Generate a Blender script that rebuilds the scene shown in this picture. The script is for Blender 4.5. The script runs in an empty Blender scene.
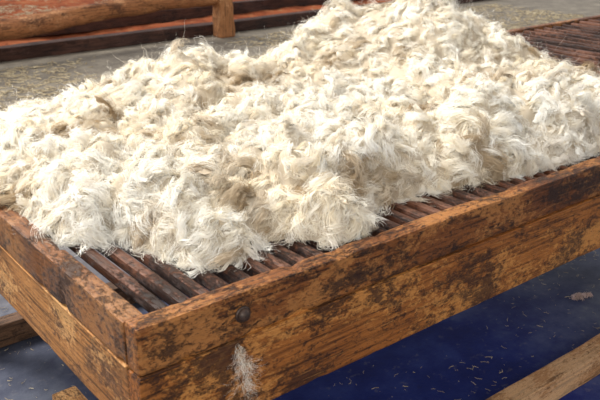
import bpy, bmesh, math, random
import numpy as np
from mathutils import Vector, Matrix, noise
random.seed(4); rng=np.random.default_rng(4)
scene=bpy.context.scene
scene.view_settings.view_transform='Standard'
COL=scene.collection

# ------------------------------------------------------------------ helpers
def link(o,parent=None):
    COL.objects.link(o)
    if parent is not None: o.parent=parent
    return o
def empty(name,loc=(0,0,0)):
    e=bpy.data.objects.new(name,None); e.location=loc; e.empty_display_size=.1
    return link(e)
def tag(o,label,cat,kind=None,group=None):
    o["label"]=label; o["category"]=cat
    if kind:o["kind"]=kind
    if group:o["group"]=group
def nodes(name):
    m=bpy.data.materials.new(name); m.use_nodes=True
    nt=m.node_tree; b=nt.nodes["Principled BSDF"]
    return m,nt,b
def N(nt,t,**kw):
    n=nt.nodes.new(t)
    for k,v in kw.items():
        if k in n.inputs: n.inputs[k].default_value=v
        else: setattr(n,k,v)
    return n
def ramp(nt,fac,stops):
    r=nt.nodes.new("ShaderNodeValToRGB"); e=r.color_ramp.elements
    while len(e)<len(stops): e.new(.5)
    for i,(p,c) in enumerate(stops):
        e[i].position=p; e[i].color=(c[0],c[1],c[2],1)
    nt.links.new(fac,r.inputs[0]); return r.outputs[0]
def mapped(nt,scale,loc=(0,0,0)):
    tc=N(nt,"ShaderNodeTexCoord"); mp=N(nt,"ShaderNodeMapping")
    mp.inputs["Scale"].default_value=scale; mp.inputs["Location"].default_value=loc
    nt.links.new(tc.outputs["Object"],mp.inputs[0]); return mp.outputs[0]
def noi(nt,vec,scale,detail=5,rough=.6,dist=0):
    n=N(nt,"ShaderNodeTexNoise"); n.inputs["Scale"].default_value=scale
    n.inputs["Detail"].default_value=detail; n.inputs["Roughness"].default_value=rough
    n.inputs["Distortion"].default_value=dist
    nt.links.new(vec,n.inputs["Vector"]); return n.outputs["Fac"]
def mix(nt,f,a,b,mode='MIX'):
    m=nt.nodes.new("ShaderNodeMix"); m.data_type='RGBA'; m.blend_type=mode
    for s,v in ((m.inputs[0],f),(m.inputs[6],a),(m.inputs[7],b)):
        if hasattr(v,'links'): nt.links.new(v,s)
        elif isinstance(v,(int,float)): s.default_value=v
        else: s.default_value=(*v,1)
    return m.outputs[2]
def gray(nt,fac,a,b):
    r=nt.nodes.new("ShaderNodeMapRange"); r.inputs[1].default_value=a; r.inputs[2].default_value=b
    nt.links.new(fac,r.inputs[0]); return r.outputs[0]
def math_(nt,op,a,b):
    m=nt.nodes.new("ShaderNodeMath"); m.operation=op
    for s,v in ((m.inputs[0],a),(m.inputs[1],b)):
        if hasattr(v,'links'): nt.links.new(v,s)
        else: s.default_value=v
    return m.outputs[0]

def wood(name,axis,light,mid,dark,patch=.5,rough=.5,seed=0,worn=.60,spec=.3,wk=.6):
    """aged varnished timber: fine grain along axis, flaking dark varnish, worn pale patches, scratches"""
    m,nt,b=nodes(name)
    g=[30,30,30]; g[axis]=1.1
    grain=noi(nt,mapped(nt,g,(seed,seed*2,seed*3)),4,8,.65,.4)
    g2=[55,55,55]; g2[axis]=2.5
    scr=noi(nt,mapped(nt,g2,(seed*5,seed*2,seed)),4,5,.6,.1)
    p=[1,1,1]; p[axis]=.6
    pv=mapped(nt,p,(seed*3,seed,seed))
    big=noi(nt,pv,7,6,.65,.3)
    flake=noi(nt,pv,80,9,.8,.3)
    tone=noi(nt,pv,3.1,4,.6)
    fine=noi(nt,mapped(nt,tuple(1 if i!=axis else .4 for i in range(3)),(7,seed,2)),190,4,.75)
    c=mix(nt,gray(nt,tone,.35,.65),mid,light)
    c=mix(nt,gray(nt,grain,.54,.36),c,tuple(x*.28 for x in mid))
    wm=math_(nt,'ADD',math_(nt,'MULTIPLY',noi(nt,mapped(nt,p,(seed,5,9)),6,3,.5),.5),math_(nt,'MULTIPLY',noi(nt,mapped(nt,p,(3,seed,9)),85,8,.78),.5))
    c=mix(nt,math_(nt,'MULTIPLY',gray(nt,wm,worn-.04,worn),wk),c,(min(1,light[0]*1.6),light[1]*2.0,light[2]*2.6))
    pm=math_(nt,'ADD',math_(nt,'MULTIPLY',big,.48),math_(nt,'MULTIPLY',flake,.52))
    f=gray(nt,pm,patch-.01,patch+.035)
    c=mix(nt,math_(nt,'MULTIPLY',f,.82),c,dark)
    f2=gray(nt,fine,.56,.64)
    c=mix(nt,math_(nt,'MULTIPLY',f2,.75),c,dark)
    f3=gray(nt,scr,.63,.68)
    c=mix(nt,math_(nt,'MULTIPLY',f3,.55),c,(light[0]*1.3,light[1]*1.7,light[2]*2.4))
    nt.links.new(c,b.inputs["Base Color"])
    nt.links.new(ramp(nt,flake,[(.3,(rough*.75,)*3),(.7,(min(1,rough*1.35),)*3)]),b.inputs["Roughness"])
    b.inputs["Specular IOR Level"].default_value=spec
    bp=N(nt,"ShaderNodeBump"); bp.inputs["Strength"].default_value=.8; bp.inputs["Distance"].default_value=.003
    nt.links.new(math_(nt,'ADD',grain,math_(nt,'ADD',f,fine)),bp.inputs["Height"]); nt.links.new(bp.outputs[0],b.inputs["Normal"])
    return m

def bm_box(bm,x0,x1,y0,y1,z0,z1,bev=.004,seg=.08,wob=.0015,seed=0,fq=7,nick=0):
    """worn board: subdivided along its longest axis, edges bevelled and slightly wobbly"""
    t=bmesh.new()
    bmesh.ops.create_cube(t,size=1)
    bmesh.ops.scale(t,vec=(x1-x0,y1-y0,z1-z0),verts=t.verts)
    bmesh.ops.translate(t,vec=((x0+x1)/2,(y0+y1)/2,(z0+z1)/2),verts=t.verts)
    d=[x1-x0,y1-y0,z1-z0]; ax=d.index(max(d)); n=max(1,int(d[ax]/seg))
    bmesh.ops.bevel(t,geom=t.edges[:],offset=bev,segments=2,affect='EDGES',profile=.6)
    for i in range(1,n):
        co=[0,0,0]; co[ax]=[x0,y0,z0][ax]+d[ax]*i/n
        no=[0,0,0]; no[ax]=1
        bmesh.ops.bisect_plane(t,geom=t.verts[:]+t.edges[:]+t.faces[:],plane_co=co,plane_no=no)
    cy=Vector(((x0+x1)/2,(y0+y1)/2,(z0+z1)/2))
    for v in t.verts:
        nv=noise.noise_vector(Vector((v.co.x*fq+seed,v.co.y*fq+seed*1.7,v.co.z*fq)))
        nv[ax]=0
        v.co+=nv*wob
        if nick:
            k=noise.noise(Vector((v.co[ax]*26+seed,v.co[(ax+1)%3]*9,v.co[2]*9)))
            if k>.22:
                c=cy.copy(); c[ax]=v.co[ax]; v.co+=(c-v.co).normalized()*nick*(k-.22)*3
    me=bpy.data.meshes.new("tmp"); t.to_mesh(me); t.free()
    bm.from_mesh(me); bpy.data.meshes.remove(me)
def bm_obj(name,bm,mat,parent=None,smooth=False):
    me=bpy.data.meshes.new(name); bm.to_mesh(me); bm.free()
    me.materials.append(mat)
    if smooth:
        for p in me.polygons:p.use_smooth=True
    return link(bpy.data.objects.new(name,me),parent)
def board(name,mat,parent,*a,**k):
    bm=bmesh.new(); bm_box(bm,*a,**k); return bm_obj(name,bm,mat,parent)

# ------------------------------------------------------------------ camera
yaw=math.radians(51.6); pit=math.atan(313/793)
h=Vector((math.cos(yaw),math.sin(yaw),0)); r=Vector((math.sin(yaw),-math.cos(yaw),0)); z=Vector((0,0,1))
f=h*math.cos(pit)-z*math.sin(pit); u=h*math.sin(pit)+z*math.cos(pit)
cam=bpy.data.cameras.new("camera"); co=bpy.data.objects.new("camera",cam); link(co)
R=Matrix((r,u,-f)).transposed().to_4x4(); R.translation=Vector((-.537,-1.144,1.58))
co.matrix_world=R; cam.sensor_width=36; cam.lens=793*36/600; cam.clip_end=200
cam.dof.use_dof=True; cam.dof.focus_distance=2.0; cam.dof.aperture_fstop=9
scene.camera=co

# ------------------------------------------------------------------ materials
W_front=wood("worn_varnished_wood_long",0,(.26,.088,.019),(.15,.047,.012),(.020,.009,.006),patch=.520,rough=.44,seed=1,worn=.535,wk=.7)
W_low=wood("worn_varnished_wood_apron",0,(.40,.143,.028),(.26,.084,.017),(.034,.013,.007),patch=.518,rough=.46,seed=5,worn=.548,wk=.6)
W_end=wood("worn_varnished_wood_end",1,(.23,.085,.023),(.14,.049,.014),(.022,.011,.007),patch=.515,rough=.46,seed=2,worn=.54)
W_endlow=wood("honey_wood_end",1,(.46,.205,.060),(.33,.132,.036),(.09,.038,.015),patch=.550,rough=.55,seed=3,worn=.57)
W_slat=wood("slat_wood",1,(.13,.044,.019),(.066,.024,.011),(.014,.007,.005),patch=.52,rough=.45,seed=7,worn=.56,spec=.3)
W_leg=wood("leg_wood",2,(.38,.19,.075),(.25,.11,.04),(.07,.03,.015),patch=.6,seed=8)
W_str=wood("stretcher_wood",0,(.50,.26,.11),(.40,.19,.075),(.18,.085,.035),patch=.62,rough=.65,seed=9,worn=.54,wk=.4)
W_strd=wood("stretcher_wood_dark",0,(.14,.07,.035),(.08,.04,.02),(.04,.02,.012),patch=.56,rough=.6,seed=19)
W_log=wood("peeled_log_wood",0,(.44,.18,.065),(.31,.115,.042),(.07,.028,.015),patch=.535,rough=.7,seed=11)
W_post=wood("fence_post_wood",2,(.46,.20,.075),(.34,.14,.05),(.10,.04,.02),patch=.57,rough=.7,seed=12)
W_curb=wood("dark_curb_timber",0,(.10,.042,.026),(.05,.022,.015),(.02,.012,.01),patch=.53,rough=.7,seed=13)

m,nt,b=nodes("concrete_floor"); M_floor=m
v=mapped(nt,(1,1,1))
n1=noi(nt,v,1.2,8,.65); n2=noi(nt,v,22,6,.7); n3=noi(nt,v,90,3,.6); n4=noi(nt,v,5,7,.65)
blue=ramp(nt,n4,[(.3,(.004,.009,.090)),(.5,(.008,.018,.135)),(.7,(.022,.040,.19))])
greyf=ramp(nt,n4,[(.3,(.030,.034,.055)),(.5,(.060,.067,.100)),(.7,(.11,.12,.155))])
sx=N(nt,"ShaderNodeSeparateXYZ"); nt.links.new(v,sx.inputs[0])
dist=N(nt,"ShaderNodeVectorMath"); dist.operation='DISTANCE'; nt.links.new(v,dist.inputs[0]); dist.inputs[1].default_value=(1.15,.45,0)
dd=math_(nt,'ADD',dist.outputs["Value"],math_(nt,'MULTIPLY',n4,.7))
near=mix(nt,gray(nt,dd,.85,1.5),blue,greyf)  # bluish skylit shade under the table, put into the floor colour
far=ramp(nt,n4,[(.3,(.12,.100,.078)),(.5,(.19,.162,.125)),(.7,(.27,.235,.180))])
yy=math_(nt,'ADD',math_(nt,'MULTIPLY',n1,1.5),sx.outputs[1])
fm=gray(nt,yy,2.2,3.6)
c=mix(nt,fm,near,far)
fk=math_(nt,'ADD',math_(nt,'MULTIPLY',fm,.35),.25)
c=mix(nt,math_(nt,'MULTIPLY',gray(nt,n2,.58,.70),fk),c,(.27,.235,.185))
c=mix(nt,math_(nt,'MULTIPLY',gray(nt,n2,.42,.32),fk),c,(.012,.012,.02))
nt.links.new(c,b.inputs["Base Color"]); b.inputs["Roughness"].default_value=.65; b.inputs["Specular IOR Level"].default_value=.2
bp=N(nt,"ShaderNodeBump"); bp.inputs["Strength"].default_value=.4; bp.inputs["Distance"].default_value=.004
nt.links.new(n3,bp.inputs["Height"]); nt.links.new(bp.outputs[0],b.inputs["Normal"])

m,nt,b=nodes("red_earth"); M_earth=m
v=mapped(nt,(1,1,1)); n1=noi(nt,v,2,8,.7); n2=noi(nt,v,9,7,.7)
c=ramp(nt,n1,[(.32,(.13,.032,.014)),(.5,(.28,.072,.027)),(.68,(.38,.12,.048))])
c=mix(nt,math_(nt,'MULTIPLY',gray(nt,n2,.55,.68),.6),c,(.38,.24,.11)); c=mix(nt,math_(nt,'MULTIPLY',gray(nt,n2,.45,.34),.7),c,(.05,.018,.012))
nt.links.new(c,b.inputs["Base Color"]); b.inputs["Roughness"].default_value=.95; b.inputs["Specular IOR Level"].default_value=.1

m,nt,b=nodes("dry_straw"); M_straw=m
v=mapped(nt,(1,1,1)); n1=noi(nt,v,30,2,.5)
nt.links.new(ramp(nt,n1,[(.35,(.27,.20,.11)),(.65,(.52,.43,.27))]),b.inputs["Base Color"]); b.inputs["Roughness"].default_value=.7
m,nt,b=nodes("dark_iron"); M_iron=m
v=mapped(nt,(1,1,1)); n1=noi(nt,v,120,4,.6)
nt.links.new(ramp(nt,n1,[(.35,(.025,.017,.013)),(.65,(.08,.045,.03))]),b.inputs["Base Color"]); b.inputs["Metallic"].default_value=.3; b.inputs["Roughness"].default_value=.45

m=bpy.data.materials.new("raw_wool"); m.use_nodes=True; nt=m.node_tree; nt.nodes.clear(); M_wool=m
out=N(nt,"ShaderNodeOutputMaterial"); at=N(nt,"ShaderNodeAttribute"); at.attribute_name="wool_tint"
v=mapped(nt,(1,1,1)); nn=noi(nt,v,60,4,.6)
c=mix(nt,1.0,at.outputs["Color"],ramp(nt,nn,[(.3,(.96,.94,.91)),(.6,(1,1,1))]),'MULTIPLY')
d=N(nt,"ShaderNodeBsdfDiffuse"); t=N(nt,"ShaderNodeBsdfTranslucent")
nt.links.new(c,d.inputs[0]); nt.links.new(c,t.inputs[0])
m1=N(nt,"ShaderNodeMixShader"); m1.inputs[0].default_value=.25; nt.links.new(d.outputs[0],m1.inputs[1]); nt.links.new(t.outputs[0],m1.inputs[2])
nt.links.new(m1.outputs[0],out.inputs[0])

# ------------------------------------------------------------------ ground
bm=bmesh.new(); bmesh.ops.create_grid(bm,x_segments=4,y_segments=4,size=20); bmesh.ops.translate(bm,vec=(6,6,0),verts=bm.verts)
fl=bm_obj("floor",bm,M_floor); tag(fl,"concrete shed floor, bluish shade painted in near table, straw-strewn beyond","floor","structure")

bm=bmesh.new(); bmesh.ops.create_grid(bm,x_segments=160,y_segments=60,size=1)
for v in bm.verts:
    x=-6+ (v.co.x+1)*13; y=6.79+(v.co.y+1)*4
    v.co=(x,y,.05+.06*noise.noise(Vector((x*1.3,y*1.3,0)))+.03*noise.noise(Vector((x*5,y*5,3))))
o=bm_obj("earth_bed",bm,M_earth,smooth=True); tag(o,"reddish earth strewn with straw behind dark timber edging","ground","stuff")

def bits(name,n,xr,yr,zf,ln,wd,label,filt=None):
    V=[];F=[]
    k=0
    while k<n:
        x=random.uniform(*xr); y=random.uniform(*yr)
        if filt and not filt(x,y): continue
        a=random.uniform(0,math.pi*2); sc=random.random()**1.6; L=(ln[0]+(ln[1]-ln[0])*sc)/2; w=random.uniform(*wd)/2
        zz=zf(x,y)+.002+random.random()*.004; dz=random.uniform(-.15,.15)*L
        ca,sa=math.cos(a),math.sin(a); i=len(V); bd=random.uniform(-.5,.5)*L
        pts=[(-L,0),(0,bd),(L,0)]
        for j,(p,q) in enumerate(pts):
            cx=x+ca*p-sa*q; cy=y+sa*p+ca*q; cz=zz+abs(dz)*(j)/2
            V+= [(cx-sa*w,cy+ca*w,cz),(cx+sa*w,cy-ca*w,cz),(cx,cy,cz+w*1.2)]
        for s in (0,3):
            for (p,q) in ((0,1),(1,2),(2,0)):
                F.append((i+s+p,i+s+q,i+s+3+q,i+s+3+p))
        k+=1
    me=bpy.data.meshes.new(name); me.from_pydata(V,[],F); me.materials.append(M_straw)
    o=link(bpy.data.objects.new(name,me)); tag(o,label,"straw","stuff"); return o
bits("straw_scatter",9000,(-1,9),(2.4,6.3),lambda x,y:0,(.02,.13),(.004,.012),"pale straw strewn over the concrete floor",
     lambda x,y: noise.noise(Vector((x*.9,y*.9,1)))*1.3+random.uniform(-.35,.35)>-.05)
bits("straw_fragments",2300,(-.3,4),(-.4,2.0),lambda x,y:0,(.002,.032),(.0008,.0024),"fine chaff and straw bits on blue-grey floor",
     lambda x,y: noise.noise(Vector((x*2.2,y*2.2,5)))*1.6+random.uniform(-.35,.35)+(x-1.3)*.2>.05)
bits("straw_litter",4500,(0,14),(7.75,11),lambda x,y:.13,(.04,.18),(.004,.010),"dry straw lying on red earth",
     lambda x,y: noise.noise(Vector((x*1.2,y*1.2,8)))+random.uniform(-.3,.3)>0)

# ------------------------------------------------------------------ curb and fence
cb=board("timber_edging",W_curb,None,-5,11,6.64,6.78,0,.13,bev=.012,seg=.4,wob=.012)
tag(cb,"dark weathered timber edging between concrete and earth","timber edging")
cb2=board("timber_edging",W_curb,None,-5,12,7.5,7.62,.05,.2,bev=.012,seg=.4,wob=.02)
tag(cb2,"dark timber board lying on the red earth","timber edging")

def log(name,mat,parent,p0,p1,r0,r1,seed,n=60,k=16,bend=.03):
    p0=Vector(p0);p1=Vector(p1);d=(p1-p0).normalized()
    a=d.orthogonal().normalized(); bb=d.cross(a)
    bm=bmesh.new(); rings=[]
    for i in range(n+1):
        s=i/n; c=p0.lerp(p1,s)+a*noise.noise(Vector((s*3+seed,0,0)))*bend+bb*noise.noise(Vector((s*3+seed,9,0)))*bend
        rr=r0+(r1-r0)*s; ring=[]
        for j in range(k):
            an=2*math.pi*j/k; q=rr*(1+.28*noise.noise(Vector((s*14+seed,math.cos(an),math.sin(an))))+.12*noise.noise(Vector((s*40+seed,math.cos(an)*3,math.sin(an)*3))))
            if i in(0,n): q*=.9
            ring.append(bm.verts.new(c+a*math.cos(an)*q+bb*math.sin(an)*q))
        rings.append(ring)
    for i in range(n):
        for j in range(k):
            bm.faces.new((rings[i][j],rings[i][(j+1)%k],rings[i+1][(j+1)%k],rings[i+1][j]))
    bm.faces.new(rings[0][::-1]); bm.faces.new(rings[-1])
    return bm_obj(name,bm,mat,parent,smooth=True)
fe=empty("log_fence",(4.5,6.5,0)); tag(fe,"rustic fence of peeled brown logs with squared post","fence")
bpy.context.view_layer.update()
def pf(o):
    o.matrix_parent_inverse=fe.matrix_world.inverted(); return o
pf(log("rail",W_log,fe,(-2,6.5,.17),(4.50,6.5,.45),.115,.09,1,bend=.16))
pf(log("rail",W_log,fe,(-2,6.5,.85),(4.50,6.5,.87),.08,.07,4,bend=.08))
bm=bmesh.new(); bm_box(bm,4.32,4.50,6.40,6.57,0,1.2,bev=.02,seg=.1,wob=.02); pf(bm_obj("post",bm,W_post,fe))

# ------------------------------------------------------------------ table
TL=4.5; TW=1.62; TZ=.85
tb=empty("wool_table",(0,0,0)); tag(tb,"long worn brown timber wool-sorting table with slatted top","table")
fr=board("side_rail",W_front,tb,-.008,TL,-.007,.040,TZ-.099,TZ,bev=.008,seg=.02,wob=.002,nick=.008); fr["label"]="scuffed dark-varnished upper side rail"
bm=bmesh.new(); bm_box(bm,-.008,TL,-.007,.042,TZ-.28,TZ-.107,bev=.004,seg=.03,wob=.0015,seed=3,nick=.003)
bm_box(bm,-.007,TL,-.010,.02,TZ-.106,TZ-.101,bev=.0018,seg=.05,wob=.001,seed=5)
bm_box(bm,.0,TL-.01,.000,.035,TZ-.115,TZ-.090,bev=.001)
bm_obj("side_apron",bm,W_low,tb)
board("side_rail",W_front,tb,0.0,TL,TW-.040,TW,TZ-.098,TZ-.006,bev=.007,wob=.003)
board("side_apron",W_low,tb,0.0,TL,TW-.038,TW-.004,TZ-.28,TZ-.1,bev=.005)
board("end_rail",W_end,tb,-.010,.038,.041,TW-.042,TZ-.099,TZ-.005,bev=.008,seg=.02,wob=.002,nick=.008)
bm=bmesh.new(); bm_box(bm,-.007,.040,.044,TW-.040,TZ-.265,TZ-.107,bev=.004,seg=.03,wob=.0015,nick=.003)
bm_box(bm,-.010,.02,.045,TW-.02,TZ-.106,TZ-.101,bev=.002)
bm_obj("end_apron",bm,W_endlow,tb)
board("end_rail",W_end,tb,TL-.045,TL,.042,TW-.042,TZ-.10,TZ-.004,bev=.006)
board("ledger",W_slat,tb,.046,TL-.05,.044,.074,TZ-.10,TZ-.052,bev=.004)
board("ledger",W_slat,tb,.046,TL-.05,TW-.085,TW-.053,TZ-.10,TZ-.052,bev=.004)
bm=bmesh.new(); x=.072; i=0
while x<TL-.08:
    w=.028+random.uniform(-.002,.002)
    bm_box(bm,x,x+w,.041,TW-.041,TZ-.044+random.uniform(-.0015,.0015),TZ-.015+random.uniform(-.003,.003),bev=.0085,seg=.12,wob=.002,seed=i*3.1,fq=5)
    x+=(.048 if x<2.2 else .088)+random.uniform(-.002,.002); i+=1
bm_obj("slatted_top",bm,W_slat,tb)
for (lx,ly) in ((.06,.05),(.06,TW-.13),(TL-.14,.05),(TL-.14,TW-.13)):
    board("leg",W_leg,tb,lx,lx+.08,ly,ly+.08,0,TZ-.10,bev=.006)
board("stretcher",W_str,tb,.10,TL-.1,.045,.120,.002,.095,bev=.006,wob=.004)
board("stretcher",W_strd,tb,.10,TL-.1,TW-.125,TW-.055,.010,.100,bev=.006,wob=.004)
board("foot",W_endlow,tb,.15,.23,.14,.98,.01,.10,bev=.006)
bm=bmesh.new()
bmesh.ops.create_cone(bm,cap_ends=True,segments=24,radius1=.018,radius2=.017,depth=.004)
bmesh.ops.translate(bm,vec=(0,0,.002),verts=bm.verts)
t=bmesh.new(); bmesh.ops.create_uvsphere(t,u_segments=20,v_segments=10,radius=.0145); bmesh.ops.scale(t,vec=(1,1,.85),verts=t.verts); bmesh.ops.translate(t,vec=(0,0,.004),verts=t.verts)
me=bpy.data.meshes.new("t");t.to_mesh(me);t.free();bm.from_mesh(me)
bolt=bm_obj("bolt",bm,M_iron,tb,smooth=True); bolt.rotation_euler=(math.pi/2,0,0); bolt.location=(.221,-.006,TZ-.048); bolt["label"]="dark round iron bolt head"

# ------------------------------------------------------------------ fleece
poly=np.array([(.06,1.50),(.02,1.2),(.035,.80),(.055,.62),(.055,.48),(.11,.40),(.16,.42),(.18,.30),(.23,.17),(.31,.12),(.39,.18),(.46,.16),(.53,.08),(.62,.07),
 (.70,.15),(.80,.18),(.93,.17),(1.05,.14),(1.25,.10),(1.5,.08),(1.8,.10),(2.0,.15),(2.12,.28),(2.20,.5),(2.20,.8),(2.18,1.1),(2.1,1.35),(1.95,1.50),(1.4,1.56),(.9,1.58),(.4,1.56)])
def sdist(P):
    n=len(poly); dmin=np.full(len(P),9.); inside=np.zeros(len(P),bool); near=np.zeros_like(P)
    for i in range(n):
        a=poly[i]; c=poly[(i+1)%n]; e=c-a
        t=np.clip(((P-a)@e)/(e@e),0,1); q=a+t[:,None]*e
        dd=np.hypot(*(P-q).T); b_=dd<dmin; dmin[b_]=dd[b_]; near[b_]=q[b_]
        cond=((a[1]>P[:,1])!=(c[1]>P[:,1]))
        xx=(c[0]-a[0])*(P[:,1]-a[1])/((c[1]-a[1]) if c[1]!=a[1] else 1e-9)+a[0]
        inside^=cond&(P[:,0]<xx)
    return np.where(inside,dmin,-dmin),near
mounds=[(.80,1.25,.08,.15,.15),(1.1,1.15,.07,.2,.15),(1.78,1.15,.22,.20,.26),(1.95,.95,.10,.22,.2),(1.50,1.25,.11,.13,.16),
        (.35,.65,.03,.20,.18),(.32,.28,.02,.12,.12),(.62,.32,.04,.15,.15),(1.1,.45,.04,.25,.2),(1.5,.40,.05,.2,.2),(1.25,1.3,-.03,.12,.2),(.85,.62,.03,.15,.2),(.60,.85,-.03,.1,.2),(1.25,.75,-.02,.15,.12)]
NC=300
cc=rng.uniform((0,0),(2.3,1.65),(NC,2)); cr=rng.uniform(.045,.105,NC); ca=rng.uniform(.40,.95,NC); asp=rng.uniform(.5,1.,NC); rot=rng.uniform(0,3.14,NC)
NS=900
c2=rng.uniform((0,0),(2.3,1.65),(NS,2)); r2=rng.uniform(.022,.045,NS); a2=rng.uniform(.5,1.,NS)
EW=.20
def height(P):
    d,near=sdist(P)
    H=np.full(len(P),.094)
    for (x,y,a,sx,sy) in mounds:
        H+=a*np.exp(-((P[:,0]-x)/sx)**2/2-((P[:,1]-y)/sy)**2/2)
    e=np.sqrt(np.clip(1-(1-np.clip(d/EW,0,1))**2,0,1))
    lump=np.zeros(len(P)); idx=np.zeros(len(P),int)
    for k in range(NC):
        X=P[:,0]-cc[k,0];Y=P[:,1]-cc[k,1]; cs,sn=math.cos(rot[k]),math.sin(rot[k])
        q=1-((X*cs+Y*sn)**2+((-X*sn+Y*cs)/asp[k])**2)/cr[k]**2
        v=np.sqrt(np.clip(q,0,1))*cr[k]*ca[k]
        b_=v>lump; lump[b_]=v[b_]; idx[b_]=k
    sm=np.zeros(len(P))
    for k in range(NS):
        q=1-((P[:,0]-c2[k,0])**2+(P[:,1]-c2[k,1])**2)/r2[k]**2
        sm=np.maximum(sm,np.sqrt(np.clip(q,0,1))*r2[k]*a2[k])
    S=1-.80*np.exp(-((P[:,0]-.12)/.34)**2-((P[:,1]-1.45)/.42)**2)
    hgt=(H*e*.9+(lump*.88+sm*.5)*np.clip(d/.06,0,1)-.03*e)*S
    return np.maximum(hgt,0),d,idx,lump,near
Z0=TZ-.012
GX,GY=330,225
xs=np.linspace(-.02,2.34,GX); ys=np.linspace(-.02,1.66,GY)
XX,YY=np.meshgrid(xs,ys,indexing='ij'); P=np.stack([XX.ravel(),YY.ravel()],1)
Hh,D,IDX,LU,NEAR=height(P)
keep=(D>-.009).reshape(GX,GY)
ii,jj=np.meshgrid(np.arange(GX-1),np.arange(GY-1),indexing='ij')
q=keep[:-1,:-1]&keep[1:,:-1]&keep[:-1,1:]&keep[1:,1:]
ii=ii[q];jj=jj[q]
F=np.stack([ii*GY+jj,(ii+1)*GY+jj,(ii+1)*GY+jj+1,ii*GY+jj+1],1)
P2=np.where((D<0)[:,None],NEAR,P)
V=np.column_stack([P2,Z0+np.where(D<0,0,Hh)])
used=np.unique(F); rem=-np.ones(len(V),int); rem[used]=np.arange(len(used))
Fb=rem[F]; Vb=V[used]

def make_mesh(name,V,F,C,mat,parent=None,smooth=True):
    me=bpy.data.meshes.new(name); V=np.asarray(V,np.float32); F=np.asarray(F,np.int32)
    me.vertices.add(len(V)); me.vertices.foreach_set("co",V.ravel())
    me.loops.add(F.size); me.loops.foreach_set("vertex_index",F.ravel())
    me.polygons.add(len(F)); me.polygons.foreach_set("loop_start",np.arange(0,F.size,4,dtype=np.int32))
    me.polygons.foreach_set("loop_total",np.full(len(F),4,np.int32))
    me.update(calc_edges=True)
    a=me.color_attributes.new("wool_tint",'FLOAT_COLOR','POINT')
    a.data.foreach_set("color",np.column_stack([C,np.ones(len(C))]).astype(np.float32).ravel())
    me.polygons.foreach_set("use_smooth",np.full(len(F),smooth))
    me.materials.append(mat)
    return link(bpy.data.objects.new(name,me),parent)
Cb=np.tile(np.array([.64,.55,.42]),(len(Vb),1))
fleece=make_mesh("wool_fleece",Vb,Fb,Cb,M_wool)
tag(fleece,"thick pile of cream-white raw sheep's wool spread over slatted table","wool","stuff")

Hg=(Z0+Hh).reshape(GX,GY); dx=xs[1]-xs[0]; dy=ys[1]-ys[0]
gx,gy=np.gradient(Hg,dx,dy)
gx=np.clip(gx,-2.2,2.2); gy=np.clip(gy,-2.2,2.2)
Dg=D.reshape(GX,GY); LUg=LU.reshape(GX,GY); IDg=IDX.reshape(GX,GY)
def sample(A,p):
    i=np.clip(np.round((p[:,0]-xs[0])/dx).astype(int),0,GX-1); j=np.clip(np.round((p[:,1]-ys[0])/dy).astype(int),0,GY-1)
    return A[i,j]
def norm(v): return v/np.maximum(np.linalg.norm(v,axis=-1,keepdims=True),1e-9)

def edge_roots(M,seed):
    g=np.random.default_rng(seed); n=len(poly); nx=np.roll(poly,-1,0); ln=np.hypot(*(nx-poly).T)
    wgt=ln*np.where(((poly+nx)/2)[:,1]<1.3,1,.35); wgt/=wgt.sum()
    s=g.choice(n,M,p=wgt); t=g.uniform(0,1,(M,1)); p=poly[s]*(1-t)+nx[s]*t; tg=norm(nx[s]-poly[s])
    outw=np.column_stack([-tg[:,1],tg[:,0]])
    area2=np.sum(poly[:,0]*nx[:,1]-nx[:,0]*poly[:,1])
    if area2>0: outw=-outw
    e=g.uniform(.02,.95,M); d=EW*(1-np.sqrt(1-e**2)); q=p-outw*d[:,None]
    hh=height(q)[0]; roots=np.column_stack([q,Z0+hh])
    nr=norm(np.column_stack([outw*np.sqrt(1-e**2)[:,None],e]))
    td=np.column_stack([outw*.55+tg*g.normal(0,.7,(M,1)),-.75+g.normal(0,.4,M)])
    return roots,nr,td

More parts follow.
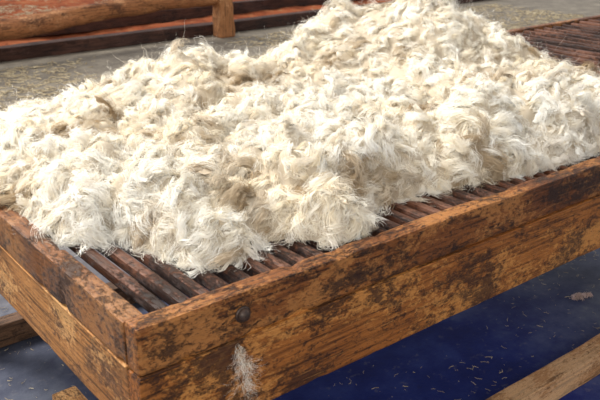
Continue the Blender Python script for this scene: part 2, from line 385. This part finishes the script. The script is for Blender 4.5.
WHITE=np.array([.99,.968,.905]); CREAM=np.array([.97,.895,.735]); TAN=np.array([.46,.345,.215]); GREYB=np.array([.74,.67,.56])
def locks(M,Lr,spreadr,modes,lift=(25,75),curl=(40,170),seed=1,roots=None,nrm=None,td=None,stray=.0,tancol=1.,ns=8,coh=1.,dmax=9,latd=45,bright=0,crimp=(.2,.7),tipr=(.3,1.2),clampz=True,frqr=(9,22)):
    g=np.random.default_rng(seed)
    if roots is None:
        slope=np.sqrt(1+gx**2+gy**2); pts=[]
        while len(pts)<M:
            c=g.uniform((-.0,0),(2.3,1.65),(M*4,2)); s=sample(slope,c); dc=sample(Dg,c); ok=(dc>0.004)&(dc<dmax)&(g.uniform(0,2.6,len(c))<np.minimum(s,2.6))
            ok&=g.uniform(0,1,len(c))<np.clip(1.15-.30*c[:,1]-.12*c[:,0],.35,1)
            pts+=list(c[ok])
        p=np.array(pts[:M]); zz=sample(Hg,p); p0=np.column_stack([p,zz])
        n=norm(np.column_stack([-sample(gx,p),-sample(gy,p),np.ones(M)]))
        k=sample(IDg,p); rad=p-cc[k]; rad=np.column_stack([rad,np.zeros(M)])/.07
        down=np.column_stack([-sample(gx,p),-sample(gy,p),np.zeros(M)])
        ang=6.28*2.2*np.array([noise.noise(Vector((a[0]*6,a[1]*6,1))) for a in p])
        flow=np.column_stack([np.cos(ang),np.sin(ang),np.zeros(M)])
        tdir=rad*.45+np.clip(down,-1.5,1.5)*.20+flow*.95+g.normal(0,.28/coh,(M,3))
        lu=sample(LUg,p)
    else:
        p0=roots; n=nrm; tdir=g.normal(0,1,(M,3)) if td is None else td; lu=np.full(M,.04); p=p0[:,:2]
    t=norm(tdir-n*np.sum(tdir*n,1,keepdims=True)); bn=np.cross(n,t)
    L=g.uniform(*Lr,M); th0=np.radians(g.uniform(*lift,M)); cu=np.radians(g.uniform(*curl,M))
    lat=np.radians(g.normal(0,latd,M)); sp=g.uniform(*spreadr,M); tip=g.uniform(*tipr,M)
    pn=np.array([noise.noise(Vector((a[0]*3.3+11,a[1]*3.3,0))) for a in p])
    pn2=np.array([noise.noise(Vector((a[0]*11+5,a[1]*11,2))) for a in p])
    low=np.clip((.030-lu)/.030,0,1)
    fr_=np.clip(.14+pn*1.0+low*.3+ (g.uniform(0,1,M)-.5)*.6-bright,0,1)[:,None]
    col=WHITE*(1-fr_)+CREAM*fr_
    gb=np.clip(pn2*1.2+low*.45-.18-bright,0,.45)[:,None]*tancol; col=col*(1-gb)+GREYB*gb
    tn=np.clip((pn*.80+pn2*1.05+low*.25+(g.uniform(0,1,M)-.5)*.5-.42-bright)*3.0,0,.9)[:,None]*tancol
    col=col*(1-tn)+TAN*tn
    frq=g.uniform(*frqr,(M,1)); am=g.uniform(*crimp,(M,1))+stray; ph0=g.uniform(0,6.28,(M,1))
    sarr=np.linspace(0,1,ns+1); dtl=(g.uniform(0,1,M)<.08)
    res=[]
    for md in modes:
        nf=md[1]; sheet=md[0]=='sheet'; sc=1. if sheet else md[3]
        if sheet:
            a=np.linspace(0,math.pi,nf)[None,:]
            ob=np.cos(a)*np.ones((M,1))*.75; on=np.sin(a)*.45*np.ones((M,1))*(1+g.normal(0,.2,(M,nf)))-.15
            ot=g.normal(0,.2,(M,nf)); fth=g.normal(0,.05,(M,nf))-.04; fla=ob*-.25+g.normal(0,.06,(M,nf)); fL=g.uniform(.62,.82,(M,nf)); phj=.12
        else:
            a=g.uniform(-.4,math.pi+.4,(M,nf)); rr=np.abs(g.normal(.74,.33,(M,nf)))*sc**.5
            ob=np.cos(a)*rr; on=np.sin(a)*.75*rr; ot=g.normal(0,.45,(M,nf))
            fth=g.normal(0,.09*sc,(M,nf)); fla=ob*-.07+g.normal(0,.105*sc,(M,nf)); fL=g.uniform(.74,1.13,(M,nf)); phj=.3*sc
        ph=ph0+g.normal(0,phj,(M,nf))
        pos=np.zeros((M,nf,ns+1,3)); tan=np.zeros_like(pos)
        cur=np.repeat((p0-n*.006)[:,None,:],nf,1)
        for s in range(ns+1):
            x=s/ns
            th=th0[:,None]+fth-cu[:,None]*x+.5*am*np.cos(frq*x*.8+ph)
            la=lat[:,None]*x+fla+am*np.sin(frq*x+ph)
            dr=(t[:,None,:]*(np.cos(th)*np.cos(la))[...,None]+bn[:,None,:]*(np.cos(th)*np.sin(la))[...,None]+n[:,None,:]*np.sin(th)[...,None])
            wsc=(.6+.4*math.sin(math.pi*min(1,x*1.1+.15)))*(1-(1-tip)*x**1.6)
            ub=bn; un=norm(np.cross(dr.mean(1),bn)); un=un*np.sign(np.sum(un*n,1,keepdims=True)+1e-6)
            off=(ub[:,None,:]*ob[...,None]+un[:,None,:]*on[...,None])*(sp*.5*wsc)[:,None,None]+t[:,None,:]*(ot*sp[:,None]*.3)[...,None]
            pos[:,:,s]=cur+off; tan[:,:,s]=dr
            cur=cur+dr*(L[:,None]*fL/ns)[...,None]
        if clampz: pos[...,2]=np.maximum(pos[...,2],Z0-.012+g.uniform(0,.014,(M,nf,1)))
        if sheet:
            VV=pos.reshape(-1,3)
            idx=np.arange(M*nf*(ns+1)).reshape(M,nf,ns+1)
            FF=np.stack([idx[:,:-1,:-1],idx[:,1:,:-1],idx[:,1:,1:],idx[:,:-1,1:]],-1).reshape(-1,4)
        else:
            nn=norm(n[:,None,None,:]+g.normal(0,.25,(M,nf,1,3)))
            side=norm(np.cross(tan,np.broadcast_to(nn,tan.shape)))
            w=(md[2]*g.uniform(.6,1.4,(M,nf,1))*(1-.5*sarr[None,None,:]**2))[...,None]*.5
            VV=np.stack([pos-side*w,pos+side*w],3).reshape(-1,3)
            base=((np.arange(M*nf)*(ns+1)*2)[:,None]+np.arange(ns)[None,:]*2).ravel()
            FF=np.stack([base,base+1,base+3,base+2],1)
        fc=g.uniform(.89,1.03,(M,nf,1,1))
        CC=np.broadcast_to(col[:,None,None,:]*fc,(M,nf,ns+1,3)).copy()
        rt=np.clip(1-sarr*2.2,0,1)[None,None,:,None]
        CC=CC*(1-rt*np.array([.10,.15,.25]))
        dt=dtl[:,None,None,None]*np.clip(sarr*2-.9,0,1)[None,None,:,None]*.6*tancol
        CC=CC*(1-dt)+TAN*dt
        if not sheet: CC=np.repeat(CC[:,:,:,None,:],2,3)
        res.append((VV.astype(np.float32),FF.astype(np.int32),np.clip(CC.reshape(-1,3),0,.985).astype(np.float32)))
    return merge(res)
def merge(L):
    off=0;Vs=[];Fs=[];Cs=[]
    for v,f_,c in L: Vs.append(v);Fs.append(f_+off);Cs.append(c);off+=len(v)
    return np.concatenate(Vs),np.concatenate(Fs),np.concatenate(Cs)
er,en,et=edge_roots(2000,31)
parts=[locks(5000,(.04,.09),(.012,.024),[('sheet',5),('fibre',20,.0011,1.2)],lift=(8,60),curl=(60,220),seed=1,ns=10,crimp=(.3,.8),tipr=(.4,1.2),frqr=(11,22)),
       locks(1700,(.07,.15),(.018,.036),[('sheet',6),('fibre',42,.0011,.9)],lift=(20,70),curl=(90,280),seed=12,ns=13,crimp=(.35,.85),tipr=(.3,1.0),frqr=(12,24)),
       locks(2800,(.05,.10),(.007,.014),[('fibre',18,.0010,.9)],lift=(30,85),curl=(140,360),seed=2,bright=.15,ns=12,crimp=(.1,.5)),
       locks(2000,(.04,.10),(.014,.030),[('sheet',5),('fibre',20,.0011,1.3)],lift=(5,55),curl=(30,180),seed=5,roots=er,nrm=en,td=et,ns=10,tipr=(.3,1.2),crimp=(.3,.8)),
       locks(13000,(.05,.13),(.01,.02),[('fibre',1,.0006,1.)],lift=(15,80),curl=(0,240),seed=3,stray=.5,ns=10)]
lk=make_mesh("locks",*merge(parts),M_wool,fleece); lk["kind"]="stuff"; lk["label"]="curly cream and tan-tipped wool locks"

def wisp(name_label,pts,nrm,M,L,wid,seed,nf=4,dim=(1,1,1),curl=(0,25),lift=(0,12),stray=.2,jit=.006,td=None,spread=(.006,.016)):
    g=np.random.default_rng(seed); c=np.array(pts); a=g.integers(0,len(c)-1,M); t=g.uniform(0,1,(M,1)); R0=c[a]*(1-t)+c[a+1]*t+g.normal(0,jit,(M,3))*(1-np.abs(np.array(nrm)))
    T=None if td is None else np.array(td)+g.normal(0,.45,(M,3))
    V,F_,C=locks(M,L,spread,[('fibre',nf,wid,1.6)],lift=lift,curl=curl,seed=seed,roots=R0,nrm=np.tile(np.array(nrm,float),(M,1)),td=T,stray=stray,tancol=0,clampz=False)
    o=make_mesh("wool_tuft",V,F_,np.clip(C*np.array(dim),0,.98),M_wool); tag(o,name_label,"wool tuft"); return o
wisp("thin white wool wisp clinging to the table's side board",[(.205,-.014,.735),(.225,-.016,.70),(.22,-.016,.63)],(0,-1,0),60,(.03,.065),.00028,21,nf=5,jit=.007,stray=.2,td=(0,0,-1),dim=(1,1,1.02))
wisp("small pinkish-grey wool tuft fallen on the floor",[(2.14,.42,.006),(2.18,.41,.016),(2.22,.40,.006)],(0,0,1),46,(.02,.045),.002,23,nf=6,dim=(.74,.60,.62),curl=(120,260),lift=(20,70),stray=.3)

# ------------------------------------------------------------------ light
w=bpy.data.worlds.new("world"); scene.world=w; w.use_nodes=True
bg=w.node_tree.nodes["Background"]; bg.inputs[0].default_value=(.95,.96,1,1); bg.inputs[1].default_value=.78
def area(name,loc,tgt,size,power,colr):
    l=bpy.data.lights.new(name,'AREA'); l.size=size; l.energy=power; l.color=colr
    o=bpy.data.objects.new(name,l); o.location=loc; o.rotation_euler=(Vector(tgt)-Vector(loc)).to_track_quat('-Z','Y').to_euler(); link(o)
area("skylight",(-.6,3.0,4.0),(1.1,.6,.8),1.6,215,(1,.975,.93))
area("front_light",(-2.5,-3.0,2.6),(1,.5,.8),2.0,90,(1,.95,.87))  # warm area lamp from behind the camera, aimed at the table
s=bpy.data.lights.new("sun",'SUN'); s.energy=2.6; s.angle=.30; s.color=(1,.97,.91); so=bpy.data.objects.new("sun",s); so.rotation_euler=(math.radians(-32),math.radians(-24),0); link(so)
